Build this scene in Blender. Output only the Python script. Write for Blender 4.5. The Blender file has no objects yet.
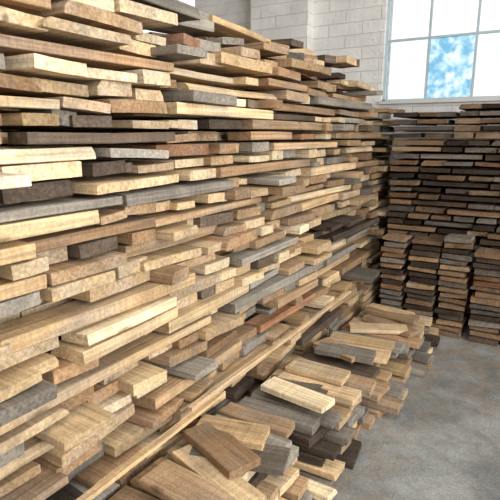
import bpy, math, random
from mathutils import Vector, Matrix, Euler, noise as mnoise
R = random.Random(23)
sc = bpy.context.scene
sc.view_settings.view_transform = 'Standard'

def s2l(c):
    return tuple(((v/255)/12.92 if v/255 <= .04045 else ((v/255+.055)/1.055)**2.4) for v in c)

# ---------------------------------------------------------------- materials
def new_mat(name):
    m = bpy.data.materials.new(name); m.use_nodes = True
    nt = m.node_tree; b = nt.nodes['Principled BSDF']
    return m, nt, b

def wood_mat():
    m, nt, b = new_mat('rough_sawn_wood')
    N, L = nt.nodes, nt.links
    gc = N.new('ShaderNodeAttribute'); gc.attribute_name = 'gc'
    col = N.new('ShaderNodeAttribute'); col.attribute_name = 'bcol'
    def nz(scale, sc3, det, dist, a, bb, lo, hi):
        mp = N.new('ShaderNodeMapping'); mp.inputs['Scale'].default_value = sc3
        L.new(gc.outputs['Vector'], mp.inputs['Vector'])
        n = N.new('ShaderNodeTexNoise'); n.inputs['Scale'].default_value = scale
        n.inputs['Detail'].default_value = det; n.inputs['Distortion'].default_value = dist
        L.new(mp.outputs[0], n.inputs['Vector'])
        r = N.new('ShaderNodeMapRange'); r.inputs[1].default_value = a; r.inputs[2].default_value = bb
        r.inputs[3].default_value = lo; r.inputs[4].default_value = hi
        L.new(n.outputs[0], r.inputs[0]); return n, r
    n1, r1 = nz(1, (2.5, 70, 70), 6, .5, .32, .68, .66, 1.16)    # grain
    n2, r2 = nz(5, (1, 1.6, 1.6), 5, .5, .3, .7, .76, 1.12)      # weather stain
    n3, r3 = nz(110, (1, 1, 1), 3, 0, .3, .7, .82, 1.13)         # fuzzy sawn speckle
    n4, r4 = nz(1, (120, 3, 3), 2, .3, .35, .65, .88, 1.05)      # saw marks
    mp3 = N.new('ShaderNodeMapping'); mp3.inputs['Scale'].default_value = (2.2, 6, 6)
    L.new(gc.outputs['Vector'], mp3.inputs['Vector'])
    v = N.new('ShaderNodeTexVoronoi'); v.inputs['Scale'].default_value = 1.2
    L.new(mp3.outputs[0], v.inputs['Vector'])
    r5 = N.new('ShaderNodeMapRange'); r5.inputs[1].default_value = .05; r5.inputs[2].default_value = .12
    r5.inputs[3].default_value = .5; r5.inputs[4].default_value = 1
    L.new(v.outputs['Distance'], r5.inputs[0])
    cur = r1.outputs[0]
    for rr in (r2, r3, r4, r5):
        mu = N.new('ShaderNodeMath'); mu.operation = 'MULTIPLY'; L.new(cur, mu.inputs[0]); L.new(rr.outputs[0], mu.inputs[1]); cur = mu.outputs[0]
    vm = N.new('ShaderNodeVectorMath'); vm.operation = 'SCALE'
    L.new(col.outputs['Color'], vm.inputs[0]); L.new(cur, vm.inputs['Scale'])
    n6, r6 = nz(2.5, (1, 2, 2), 4, .5, .48, .72, 0, .6)
    hs = N.new('ShaderNodeHueSaturation'); hs.inputs['Saturation'].default_value = .5; hs.inputs['Value'].default_value = .80
    L.new(r6.outputs[0], hs.inputs['Fac']); L.new(vm.outputs[0], hs.inputs['Color'])
    L.new(hs.outputs[0], b.inputs['Base Color'])
    b.inputs['Roughness'].default_value = 1.0
    b.inputs['Specular IOR Level'].default_value = .03
    bp = N.new('ShaderNodeBump'); bp.inputs['Strength'].default_value = .5; bp.inputs['Distance'].default_value = .003
    ad = N.new('ShaderNodeMath'); L.new(n1.outputs[0], ad.inputs[0]); L.new(n3.outputs[0], ad.inputs[1])
    L.new(ad.outputs[0], bp.inputs['Height']); L.new(bp.outputs[0], b.inputs['Normal'])
    return m
WOOD = wood_mat()

def wall_mat(name, axis):
    m, nt, b = new_mat(name); N, L = nt.nodes, nt.links
    tc = N.new('ShaderNodeTexCoord'); sp = N.new('ShaderNodeSeparateXYZ'); cb = N.new('ShaderNodeCombineXYZ')
    L.new(tc.outputs['Object'], sp.inputs[0])
    L.new(sp.outputs[axis], cb.inputs[0]); L.new(sp.outputs['Z'], cb.inputs[1])
    br = N.new('ShaderNodeTexBrick'); L.new(cb.outputs[0], br.inputs['Vector'])
    br.inputs['Scale'].default_value = 1; br.inputs['Brick Width'].default_value = .38; br.inputs['Row Height'].default_value = .125
    br.inputs['Mortar Size'].default_value = .007; br.inputs['Mortar Smooth'].default_value = 1
    br.inputs['Color1'].default_value = (*s2l((230, 227, 222)), 1); br.inputs['Color2'].default_value = (*s2l((225, 222, 217)), 1)
    br.inputs['Mortar'].default_value = (*s2l((211, 207, 202)), 1)
    n = N.new('ShaderNodeTexNoise'); n.inputs['Scale'].default_value = 3.5; n.inputs['Detail'].default_value = 8
    L.new(tc.outputs['Object'], n.inputs['Vector'])
    r = N.new('ShaderNodeMapRange'); r.inputs[1].default_value = .3; r.inputs[2].default_value = .7; r.inputs[3].default_value = .84; r.inputs[4].default_value = 1.03
    L.new(n.outputs[0], r.inputs[0])
    vm = N.new('ShaderNodeVectorMath'); vm.operation = 'SCALE'
    L.new(br.outputs['Color'], vm.inputs[0]); L.new(r.outputs[0], vm.inputs['Scale']); L.new(vm.outputs[0], b.inputs['Base Color'])
    n2 = N.new('ShaderNodeTexNoise'); n2.inputs['Scale'].default_value = 22; n2.inputs['Detail'].default_value = 5
    L.new(tc.outputs['Object'], n2.inputs['Vector'])
    ma = N.new('ShaderNodeMath'); ma.operation = 'MULTIPLY_ADD'; ma.inputs[1].default_value = -.7
    L.new(br.outputs['Fac'], ma.inputs[0])
    ms = N.new('ShaderNodeMath'); ms.operation = 'MULTIPLY'; ms.inputs[1].default_value = 1.4
    L.new(n2.outputs[0], ms.inputs[0]); L.new(ms.outputs[0], ma.inputs[2])
    bp = N.new('ShaderNodeBump'); bp.inputs['Strength'].default_value = .6; bp.inputs['Distance'].default_value = .012
    L.new(ma.outputs[0], bp.inputs['Height']); L.new(bp.outputs[0], b.inputs['Normal'])
    b.inputs['Roughness'].default_value = .75
    return m
WALLX = wall_mat('painted_brick_x', 'X'); WALLY = wall_mat('painted_brick_y', 'Y')

def floor_mat():
    m, nt, b = new_mat('dusty_concrete'); N, L = nt.nodes, nt.links
    tc = N.new('ShaderNodeTexCoord')
    def noise(s, d=6, dist=0):
        n = N.new('ShaderNodeTexNoise'); n.inputs['Scale'].default_value = s; n.inputs['Detail'].default_value = d
        n.inputs['Distortion'].default_value = dist
        L.new(tc.outputs['Object'], n.inputs['Vector']); return n
    n1 = noise(2.4, 10, .8)
    cr = N.new('ShaderNodeValToRGB')
    cr.color_ramp.elements[0].position = .36; cr.color_ramp.elements[0].color = (*s2l((112, 114, 111)), 1)
    cr.color_ramp.elements[1].position = .64; cr.color_ramp.elements[1].color = (*s2l((152, 153, 149)), 1)
    L.new(n1.outputs[0], cr.inputs[0])
    sp = N.new('ShaderNodeSeparateXYZ'); L.new(tc.outputs['Object'], sp.inputs[0])
    ry = N.new('ShaderNodeMapRange'); ry.inputs[1].default_value = 2.0; ry.inputs[2].default_value = 3.8
    L.new(sp.outputs['Y'], ry.inputs[0])
    rx = N.new('ShaderNodeMapRange'); rx.inputs[1].default_value = -.2; rx.inputs[2].default_value = -.8
    L.new(sp.outputs['X'], rx.inputs[0])
    mx = N.new('ShaderNodeMath'); mx.operation = 'MAXIMUM'; L.new(ry.outputs[0], mx.inputs[0]); L.new(rx.outputs[0], mx.inputs[1])
    n2 = noise(6, 12, .4)
    r = N.new('ShaderNodeMapRange'); r.inputs[1].default_value = .38; r.inputs[2].default_value = .62; r.inputs[4].default_value = .85; L.new(n2.outputs[0], r.inputs[0])
    mm = N.new('ShaderNodeMath'); mm.operation = 'MULTIPLY'; L.new(mx.outputs[0], mm.inputs[0]); L.new(r.outputs[0], mm.inputs[1])
    mix = N.new('ShaderNodeMix'); mix.data_type = 'RGBA'
    L.new(mm.outputs[0], mix.inputs['Factor']); L.new(cr.outputs[0], mix.inputs[6]); mix.inputs[7].default_value = (*s2l((138, 124, 109)), 1)
    n3 = noise(90, 4); r3 = N.new('ShaderNodeMapRange'); r3.inputs[1].default_value = .3; r3.inputs[2].default_value = .7; r3.inputs[3].default_value = .72; r3.inputs[4].default_value = 1.2
    L.new(n3.outputs[0], r3.inputs[0])
    n4 = noise(17, 8, 1); r4 = N.new('ShaderNodeMapRange'); r4.inputs[1].default_value = .35; r4.inputs[2].default_value = .6; r4.inputs[3].default_value = .84; r4.inputs[4].default_value = 1.06
    L.new(n4.outputs[0], r4.inputs[0])
    mu = N.new('ShaderNodeMath'); mu.operation = 'MULTIPLY'; L.new(r3.outputs[0], mu.inputs[0]); L.new(r4.outputs[0], mu.inputs[1])
    vm = N.new('ShaderNodeVectorMath'); vm.operation = 'SCALE'; L.new(mix.outputs[2], vm.inputs[0]); L.new(mu.outputs[0], vm.inputs['Scale'])
    L.new(vm.outputs[0], b.inputs['Base Color'])
    b.inputs['Roughness'].default_value = .6
    b.inputs['Specular IOR Level'].default_value = .35
    bp = N.new('ShaderNodeBump'); bp.inputs['Strength'].default_value = .25; bp.inputs['Distance'].default_value = .004
    L.new(n3.outputs[0], bp.inputs['Height']); L.new(bp.outputs[0], b.inputs['Normal'])
    return m

def plain(name, rgb, rough=.6):
    m, nt, b = new_mat(name)
    n = nt.nodes.new('ShaderNodeTexNoise'); n.inputs['Scale'].default_value = 12
    r = nt.nodes.new('ShaderNodeMapRange'); r.inputs[3].default_value = .85; r.inputs[4].default_value = 1.1
    nt.links.new(n.outputs[0], r.inputs[0])
    vm = nt.nodes.new('ShaderNodeVectorMath'); vm.operation = 'SCALE'; vm.inputs[0].default_value = s2l(rgb)
    nt.links.new(r.outputs[0], vm.inputs['Scale']); nt.links.new(vm.outputs[0], b.inputs['Base Color'])
    b.inputs['Roughness'].default_value = rough
    return m

def pane_mat(name, tint, tint2, lo=.35, hi=.65, scale=9):
    m = bpy.data.materials.new(name); m.use_nodes = True; nt = m.node_tree; N, L = nt.nodes, nt.links
    N.clear(); out = N.new('ShaderNodeOutputMaterial')
    tc = N.new('ShaderNodeTexCoord'); n = N.new('ShaderNodeTexNoise'); n.inputs['Scale'].default_value = scale; n.inputs['Detail'].default_value = 7
    L.new(tc.outputs['Object'], n.inputs['Vector'])
    cr = N.new('ShaderNodeValToRGB'); cr.color_ramp.elements[0].position = lo; cr.color_ramp.elements[1].position = hi
    cr.color_ramp.elements[0].color = (*tint, 1); cr.color_ramp.elements[1].color = (*tint2, 1)
    L.new(n.outputs[0], cr.inputs[0])
    t = N.new('ShaderNodeBsdfTransparent'); L.new(cr.outputs[0], t.inputs[0])
    g = N.new('ShaderNodeBsdfGlossy'); g.inputs['Roughness'].default_value = .15
    mx = N.new('ShaderNodeMixShader'); mx.inputs[0].default_value = .03
    L.new(t.outputs[0], mx.inputs[1]); L.new(g.outputs[0], mx.inputs[2]); L.new(mx.outputs[0], out.inputs[0])
    return m
PANE = pane_mat('milky_glass', (.67, .68, .675), (.70, .70, .70), .3, .7, 4)
PANEC = pane_mat('pale_glass', (.60, .635, .63), (.66, .67, .67), .3, .7, 4)
PANEB = pane_mat('blue_view_glass', (.30, .46, .54), (.61, .65, .67), .36, .60, 12)  # blue tint; mottling paints the view outside into the pane

# ---------------------------------------------------------------- helpers
def boxes(name, lst, mat, parent=None):
    vs, fs = [], []
    for (x0, x1, y0, y1, z0, z1) in lst:
        o = len(vs)
        vs += [(x0,y0,z0),(x1,y0,z0),(x1,y1,z0),(x0,y1,z0),(x0,y0,z1),(x1,y0,z1),(x1,y1,z1),(x0,y1,z1)]
        fs += [tuple(o+i for i in f) for f in ((0,3,2,1),(4,5,6,7),(0,1,5,4),(1,2,6,5),(2,3,7,6),(3,0,4,7))]
    me = bpy.data.meshes.new(name); me.from_pydata(vs, [], fs); me.materials.append(mat)
    ob = bpy.data.objects.new(name, me); sc.collection.objects.link(ob)
    if parent: ob.parent = parent
    return ob

class Pile:
    def __init__(s): s.v, s.f, s.g, s.c = [], [], [], []
    def board(s, cx, cy, cz, L, W, T, yaw=0, pitch=0, roll=0, col=(.5,.4,.3), bow=0):
        """board centred at c, length along local X"""
        M = Matrix.Translation((cx, cy, cz)) @ Euler((roll, pitch, yaw)).to_matrix().to_4x4()
        n = max(2, min(10, int(L/.3)))
        ch = min(.003, T*.1)
        prof = [(-W/2+ch,-T/2),(0,-T/2),(W/2-ch,-T/2),(W/2,-T/2+ch),(W/2,T/2-ch),(W/2-ch,T/2),(W*.2,T/2),(-W*.2,T/2),(-W/2+ch,T/2),(-W/2,T/2-ch),(-W/2,-T/2+ch)]
        if R.random() < .15:   # waney edge
            w = R.uniform(.01, .03)
            if R.random() < .5: prof[5] = (W/2-w, T/2); prof[4] = (W/2-w*.15, 0)
            else: prof[8] = (-W/2+w, T/2); prof[9] = (-W/2+w*.15, 0)
        off = Vector((R.uniform(0,50), R.uniform(0,50), R.uniform(0,50)))
        sl0, sl1 = R.gauss(0,.05), R.gauss(0,.05)
        crook = R.uniform(-.004,.004)*L
        cup = R.uniform(-.07,.07)*T
        k = R.uniform(.74, 1.04); ec = tuple(c*k for c in col)
        rings = []; m = len(prof)
        for i in range(n+1):
            t = i/n*2-1
            jy = R.uniform(-.0015,.0015); jz = R.uniform(-.0008,.0008)
            ring = []
            for (y, z) in prof:
                x = t*L/2
                if i == 0: x += sl0*y
                if i == n: x += sl1*y
                if i in (0, n): x += R.uniform(-.0025,.0025)
                p = Vector((x, y+jy+crook*t*t, z+jz+bow*(t*t-.5)+cup*(2*y/W)**2))
                ring.append(len(s.v)); s.v.append(M @ p); s.g.append(p+off); s.c.append(col)
            rings.append(ring)
        for i in range(n):
            a, b = rings[i], rings[i+1]
            for j in range(m):
                j2 = (j+1) % m
                s.f.append((a[j], b[j], b[j2], a[j2]))
        for ring, rev in ((rings[0], False), (rings[-1], True)):
            cap = []
            for vi in ring:
                cap.append(len(s.v)); s.v.append(s.v[vi].copy()); s.g.append(s.g[vi].copy()); s.c.append(ec)
            s.f.append(tuple(reversed(cap)) if rev else tuple(cap))
    def build(s, name):
        me = bpy.data.meshes.new(name); me.from_pydata([tuple(v) for v in s.v], [], s.f)
        me.materials.append(WOOD)
        a = me.attributes.new('gc', 'FLOAT_VECTOR', 'POINT'); a.data.foreach_set('vector', [c for g in s.g for c in g])
        a = me.attributes.new('bcol', 'FLOAT_COLOR', 'POINT'); a.data.foreach_set('color', [c for g in s.c for c in (*g[:3], 1)])
        import bmesh
        bm = bmesh.new(); bm.from_mesh(me); bmesh.ops.recalc_face_normals(bm, faces=bm.faces); bm.to_mesh(me); bm.free()
        ob = bpy.data.objects.new(name, me); sc.collection.objects.link(ob); return ob

LIGHT = [(236,210,170),(226,196,152),(216,184,142),(209,176,132),(240,217,178),(222,191,147),(214,187,150)]
MID = [(188,156,120),(176,146,112),(194,162,126),(168,136,104),(184,148,112)]
GREY = [(156,146,132),(136,127,115),(168,158,144)]
DARK = [(104,90,77),(88,76,66),(118,101,86)]
RED = [(168,124,94),(156,116,88)]
def pick(wl=.6, wm=.24, wg=.08, wd=.06, wr=.02):
    r = R.random()*(wl+wm+wg+wd+wr)
    for w, p in ((wl,LIGHT),(wm,MID),(wg,GREY),(wd,DARK),(wr,RED)):
        if r < w: break
        r -= w
    c = s2l(R.choice(p)); k = R.uniform(.76, 1.08)
    return tuple(v*k for v in c)

# ---------------------------------------------------------------- main wall of lumber
P = Pile()
PITCH = .056
def top_z(y):
    if y < 1.62: return 2.26
    if y < 2.2: return 2.03
    if y < 3.0: return 2.05
    if y < 3.6: return 1.95
    return 1.88
def face_x(z, y):
    lower = max(0, .9-z)*.10
    return -1.33 - .05*(z/2.0) + .05*mnoise.noise(Vector((y*1.3, z*3.2, 3))) + lower
def limit_x(z, y):
    if z < .40 or y > 3.9: return -1.245
    return 9
YEND = 4.95
for k in range(41):
    z0 = k*PITCH
    y = -.5 + R.uniform(-.3, 0)
    while y < YEND-.1:
        far = max(0, y/5)
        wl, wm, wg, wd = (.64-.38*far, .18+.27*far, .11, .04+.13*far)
        dim = 1 - .30*max(0, min(1, (y-2.6)/1.6))      # board colour darkened towards the corner
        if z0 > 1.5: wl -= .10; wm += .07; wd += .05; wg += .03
        longrun = R.random() < (.15 if z0 < 1.3 else .13)
        wob = .010*mnoise.noise(Vector((y*.8, k*.2, 0)))
        T = R.choice((R.uniform(.028,.038), R.uniform(.038,.050), R.uniform(.042,.053)))
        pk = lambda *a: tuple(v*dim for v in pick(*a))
        if longrun:
            L = R.uniform(.4, 1.1); W = R.uniform(.10, .18)
            if y+L > YEND: L = YEND-y
            if z0+PITCH < top_z(y+L/2)+.02:
                fx = min(face_x(z0, y+L/2) + R.uniform(-.05, .05), limit_x(z0, y+L)-.01)
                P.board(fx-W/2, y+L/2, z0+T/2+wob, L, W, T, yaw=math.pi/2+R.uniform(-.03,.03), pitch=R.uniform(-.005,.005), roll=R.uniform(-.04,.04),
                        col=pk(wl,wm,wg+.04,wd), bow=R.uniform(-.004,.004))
                yy = y
                while yy < y+L-.05:
                    w2 = min(R.uniform(.18,.3), y+L-yy)
                    P.board(fx-W-.07-.55, yy+w2/2, z0+T/2+wob, 1.1, w2-.01, T-.002, col=pk(wl,wm,wg,wd))
                    yy += w2
            y += L + R.uniform(.004, .03)
        else:
            W = R.choice((R.uniform(.09,.16), R.uniform(.13,.22), R.uniform(.16,.28), R.uniform(.26,.40)))
            W = min(W, YEND-y)
            if z0+PITCH < top_z(y+W/2)+.02:
                pr = R.gauss(0, .038)
                if R.random() < .16: pr += R.uniform(.03, .12)
                pr = max(-.12, min(.20, pr))
                if R.random() < .07: pr -= .12
                L = R.uniform(1.2, 1.5)
                fx = min(face_x(z0, y+W/2) + pr, limit_x(z0, y+W)-R.uniform(0,.03))
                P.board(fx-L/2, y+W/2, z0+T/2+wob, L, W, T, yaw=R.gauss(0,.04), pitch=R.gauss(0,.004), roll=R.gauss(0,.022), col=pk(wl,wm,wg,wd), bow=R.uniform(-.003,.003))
            y += W + R.choice((R.uniform(.002,.015), R.uniform(.002,.015), R.uniform(.015,.06)))
# untidy boards thrown on top
for i in range(80):
    y = R.uniform(.3, 4.2); L = R.uniform(.4, 1.2); W = R.uniform(.08,.24); T = R.uniform(.025,.05)
    lvl = R.choice((0,0,1,2)); z = math.floor((top_z(y)+.02)/PITCH)*PITCH + .012 + lvl*.05 + T/2
    along = R.random() < .3
    yaw = math.pi/2+R.gauss(0,.2) if along else R.gauss(0,.3)
    x = -1.36 - (W/2+R.uniform(-.02,.5) if along else L/2 - R.uniform(-.25,.10))
    P.board(x, y, z, L, W, T, yaw=yaw, pitch=R.gauss(0,.03), roll=R.gauss(0,.05), col=pick(.22,.3,.18,.28,.03))
for k in range(12):
    z0 = 1.45 + k*PITCH; y = -.4
    while y < 4.8:
        W = R.uniform(.15,.35)
        if z0 < min(2.08, top_z(y))+.02+.1*mnoise.noise(Vector((y,0,0))):
            P.board(-3.35+R.uniform(-.06,.06), y+W/2, z0+.024, 1.25, W-.01, .045, yaw=R.gauss(0,.02), col=pick(.4,.3,.15,.12))
        y += W
for k in range(26):
    P.board(-3.35, 2.2, k*PITCH+.024, 5.2, 1.1, .05, yaw=math.pi/2, col=pick(.2,.4,.2,.2))
P.build('lumber_stack')

# ---------------------------------------------------------------- back wall stack
B = Pile()
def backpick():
    c = pick(.05,.42,.22,.28,.03); return (c[0]*.50, c[1]*.475, c[2]*.47)  # brown tints darkened: shade on this backlit stack is put into the colour
zt = 1.80; BP = .056
for k in range(int(zt/BP)+1):
    z0 = k*BP; x = -1.22
    yf = 4.37
    while x < 1.35:
        top = zt - (.06 if mnoise.noise(Vector((x*1.5,5,0)))>0.05 else 0) + (.05 if x < -.5 else 0)
        if R.random() < .16 and z0 > .75 and z0 < zt-.1:
            L = R.uniform(.35,.6); W = .14
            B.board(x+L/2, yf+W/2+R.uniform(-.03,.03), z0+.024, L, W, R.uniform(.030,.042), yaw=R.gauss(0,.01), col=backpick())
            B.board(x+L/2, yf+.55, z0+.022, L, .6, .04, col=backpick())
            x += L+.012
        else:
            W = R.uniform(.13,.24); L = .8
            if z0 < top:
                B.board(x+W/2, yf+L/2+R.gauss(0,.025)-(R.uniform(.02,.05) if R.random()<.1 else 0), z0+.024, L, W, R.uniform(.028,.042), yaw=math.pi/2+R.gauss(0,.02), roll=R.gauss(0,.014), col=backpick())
            x += W+R.uniform(.004,.03)
B.build('lumber_stack')
C = Pile()
x = -1.18
while x < 1.2:
    cw = R.uniform(.20,.26); h = .80+R.uniform(-.03,.05)
    for k in range(int(h/.046)):
        z0 = k*.046
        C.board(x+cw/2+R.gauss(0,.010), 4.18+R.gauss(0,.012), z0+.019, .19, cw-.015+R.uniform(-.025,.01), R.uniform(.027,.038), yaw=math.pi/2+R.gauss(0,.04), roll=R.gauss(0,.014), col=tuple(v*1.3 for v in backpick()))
    x += cw+R.uniform(.004,.02)
C.build('short_board_stack')

# ---------------------------------------------------------------- low piles on the floor (boards perpendicular to the wall of lumber)
for (y0, y1, layers, out) in ((.30,1.02,7,-.82),(1.05,1.83,7,-.73),(1.87,2.55,6,-.68),(2.60,3.2,5,-.66),(3.24,3.98,4,-.62)):
    D = Pile(); lp = .049
    for k in range(layers):
        y = y0+R.uniform(-.01,.03)
        while y < y1-.07:
            W = min(R.uniform(.11,.21), y1-y+.02); T = R.uniform(.034,.046)
            xo = out - .024*k + R.gauss(0,.04) - (R.uniform(.04,.12) if R.random()<.2 else 0)
            xi = -1.225
            L = xo-xi
            D.board((xo+xi)/2, y+W/2, k*lp+T/2+.001, L, W-.008, T, yaw=R.gauss(0,.04), roll=R.gauss(0,.012), col=pick(.36,.30,.28,.07,.0), bow=R.uniform(-.002,.002))
            y += W + R.uniform(.0,.018)
    for j in range(5):
        yy = R.uniform(y0+.12,y1-.12); L = R.uniform(.28,.44)
        D.board(-1.19+L/2+R.uniform(0,.06), yy, layers*lp+.02+(j%2)*.035, L, R.uniform(.10,.16), .032, yaw=R.gauss(0,.22), col=(s2l((112,102,91)) if j==0 and R.random()<.6 else pick(.38,.3,.3,.0)))
    D.build('low_board_pile')
S = Pile()
for i,(ya,yb,x,z,w) in enumerate(((1.5,3.4,-1.20,.47,.025),(.6,1.7,-1.18,.45,.03))):
    S.board(x, (ya+yb)/2, z, yb-ya, w, .018, yaw=math.pi/2+R.uniform(-.006,.006), pitch=R.uniform(-.008,.008), col=s2l(LIGHT[2+i]))
S.build('long_wood_slats')

# ---------------------------------------------------------------- room shell
X0, X1, Y0, Y1, H = -6.5, 4.5, -4.0, 5.4, 4.6
boxes('floor', [(X0-.3,X1+.3,Y0-.3,Y1+.3,-.1,0)], floor_mat())
boxes('ceiling', [(X0-.3,X1+.3,Y0-.3,Y1+.3,H,H+.1)], plain('ceiling_paint',(150,146,140)))
wins = [(-6.0,-4.07),(-1.66,.52),(1.9,4.0)]; zs, ze = 1.93, 3.75
def wall_y(name, y0, y1, openings):
    l = []; last = X0
    for a, b in openings:
        l.append((last,a,y0,y1,0,H)); l.append((a,b,y0,y1,0,zs)); l.append((a,b,y0,y1,ze,H)); last = b
    l.append((last,X1,y0,y1,0,H)); boxes(name, l, WALLX)
wall_y('wall_back', Y1, Y1+.25, wins)
boxes('wall_front', [(X0,X1,Y0-.25,Y0,0,H)], WALLX)
boxes('wall_left', [(X0-.25,X0,Y0,Y1,0,H)], WALLY)
boxes('wall_right', [(X1,X1+.25,Y0,-2,0,H),(X1,X1+.25,3.6,Y1,0,H),(X1,X1+.25,-2,3.6,0,1.2),(X1,X1+.25,-2,3.6,3.9,H)], WALLY)  # wall is out of view; its window opening is assumed, for the side light
boxes('brick_pilaster', [(-3.17,-2.46,Y1-.15,Y1-.001,0,H-.001)], WALLX)
FR = plain('window_frame_paint',(178,190,194)); SILL = plain('sill_concrete',(205,203,198))
def window(n, a, b, blue=None):
    e = bpy.data.objects.new('window_%d'%n, None); sc.collection.objects.link(e)
    y0, y1 = Y1+.04, Y1+.08
    bars = [(a,b,y0,y1,zs,zs+.03),(a,b,y0,y1,ze-.03,ze),(a,a+.03,y0,y1,zs,ze),(b-.03,b,y0,y1,zs,ze)]
    cols = max(1, round((b-a)/.43)); rows = 3; cw = (b-a)/cols; rh = (ze-zs)/rows
    for i in range(1, cols): bars.append((a+i*cw-.011,a+i*cw+.011,y0+.005,y1-.005,zs,ze))
    for j in range(1, rows): bars.append((a,b,y0+.004,y1-.004,zs+j*rh-.011,zs+j*rh+.011))
    boxes('frame_bars', bars, FR, e)
    boxes('sill', [(a,b,Y1-.04,Y1+.2,zs-.02,zs+.012)], SILL, e)
    for i in range(cols):
        for j in range(rows):
            m = PANEB if blue == (i, j) else (PANEC if j == 0 else PANE)
            boxes('pane', [(a+i*cw+.01,a+(i+1)*cw-.01,y0+.018,y0+.021,zs+j*rh+.01,zs+(j+1)*rh-.01)], m, e)
window(1, *wins[0]); window(2, *wins[1], blue=(1,0)); window(3, *wins[2])
# assumed side wall window, unseen (behind / right of the camera)
e = bpy.data.objects.new('window_4', None); sc.collection.objects.link(e)
boxes('frame_bars', [(X1+.05,X1+.1,-2+i*.8-.02,-2+i*.8+.02,1.2,3.9) for i in range(8)] + [(X1+.05,X1+.1,-2,3.6,z-.02,z+.02) for z in (1.22,2.1,3.0,3.88)], FR, e)

# ---------------------------------------------------------------- light
w = bpy.data.worlds.new('World'); sc.world = w; w.use_nodes = True
w.node_tree.nodes['Background'].inputs[0].default_value = (.92,.965,1,1); w.node_tree.nodes['Background'].inputs[1].default_value = 3.0
def area(name, loc, rot, sx, sy, p, col=(1,1,1)):
    l = bpy.data.lights.new(name, 'AREA'); l.shape = 'RECTANGLE'; l.size = sx; l.size_y = sy; l.energy = p; l.color = col
    o = bpy.data.objects.new(name, l); o.location = loc; o.rotation_euler = rot; sc.collection.objects.link(o); return o
area('assumed_side_light', (4.48,.4,2.55), (0, math.radians(90), 0), 2.7, 5.2, 500, (1,.995,.985))  # area lamp added as daylight from an assumed, unseen side window
area('ceiling_fill', (.2,.6,4.55), (0,0,0), 3, 4, 95, (.99,.995,1))  # added overhead fill light; the ceiling is closed here
for i,(a,b) in enumerate(wins):
    o = area('window_daylight', ((a+b)/2, Y1+.24, (zs+ze)/2), (math.radians(-90),0,0), b-a, ze-zs, 1)
    o.data.cycles.is_portal = True

cd = bpy.data.cameras.new('camera'); cd.lens = 36; cd.sensor_width = 36
co = bpy.data.objects.new('camera', cd); co.location = (0,0,1.6); co.rotation_euler = (math.radians(77),0,math.radians(31.2))
sc.collection.objects.link(co); sc.camera = co
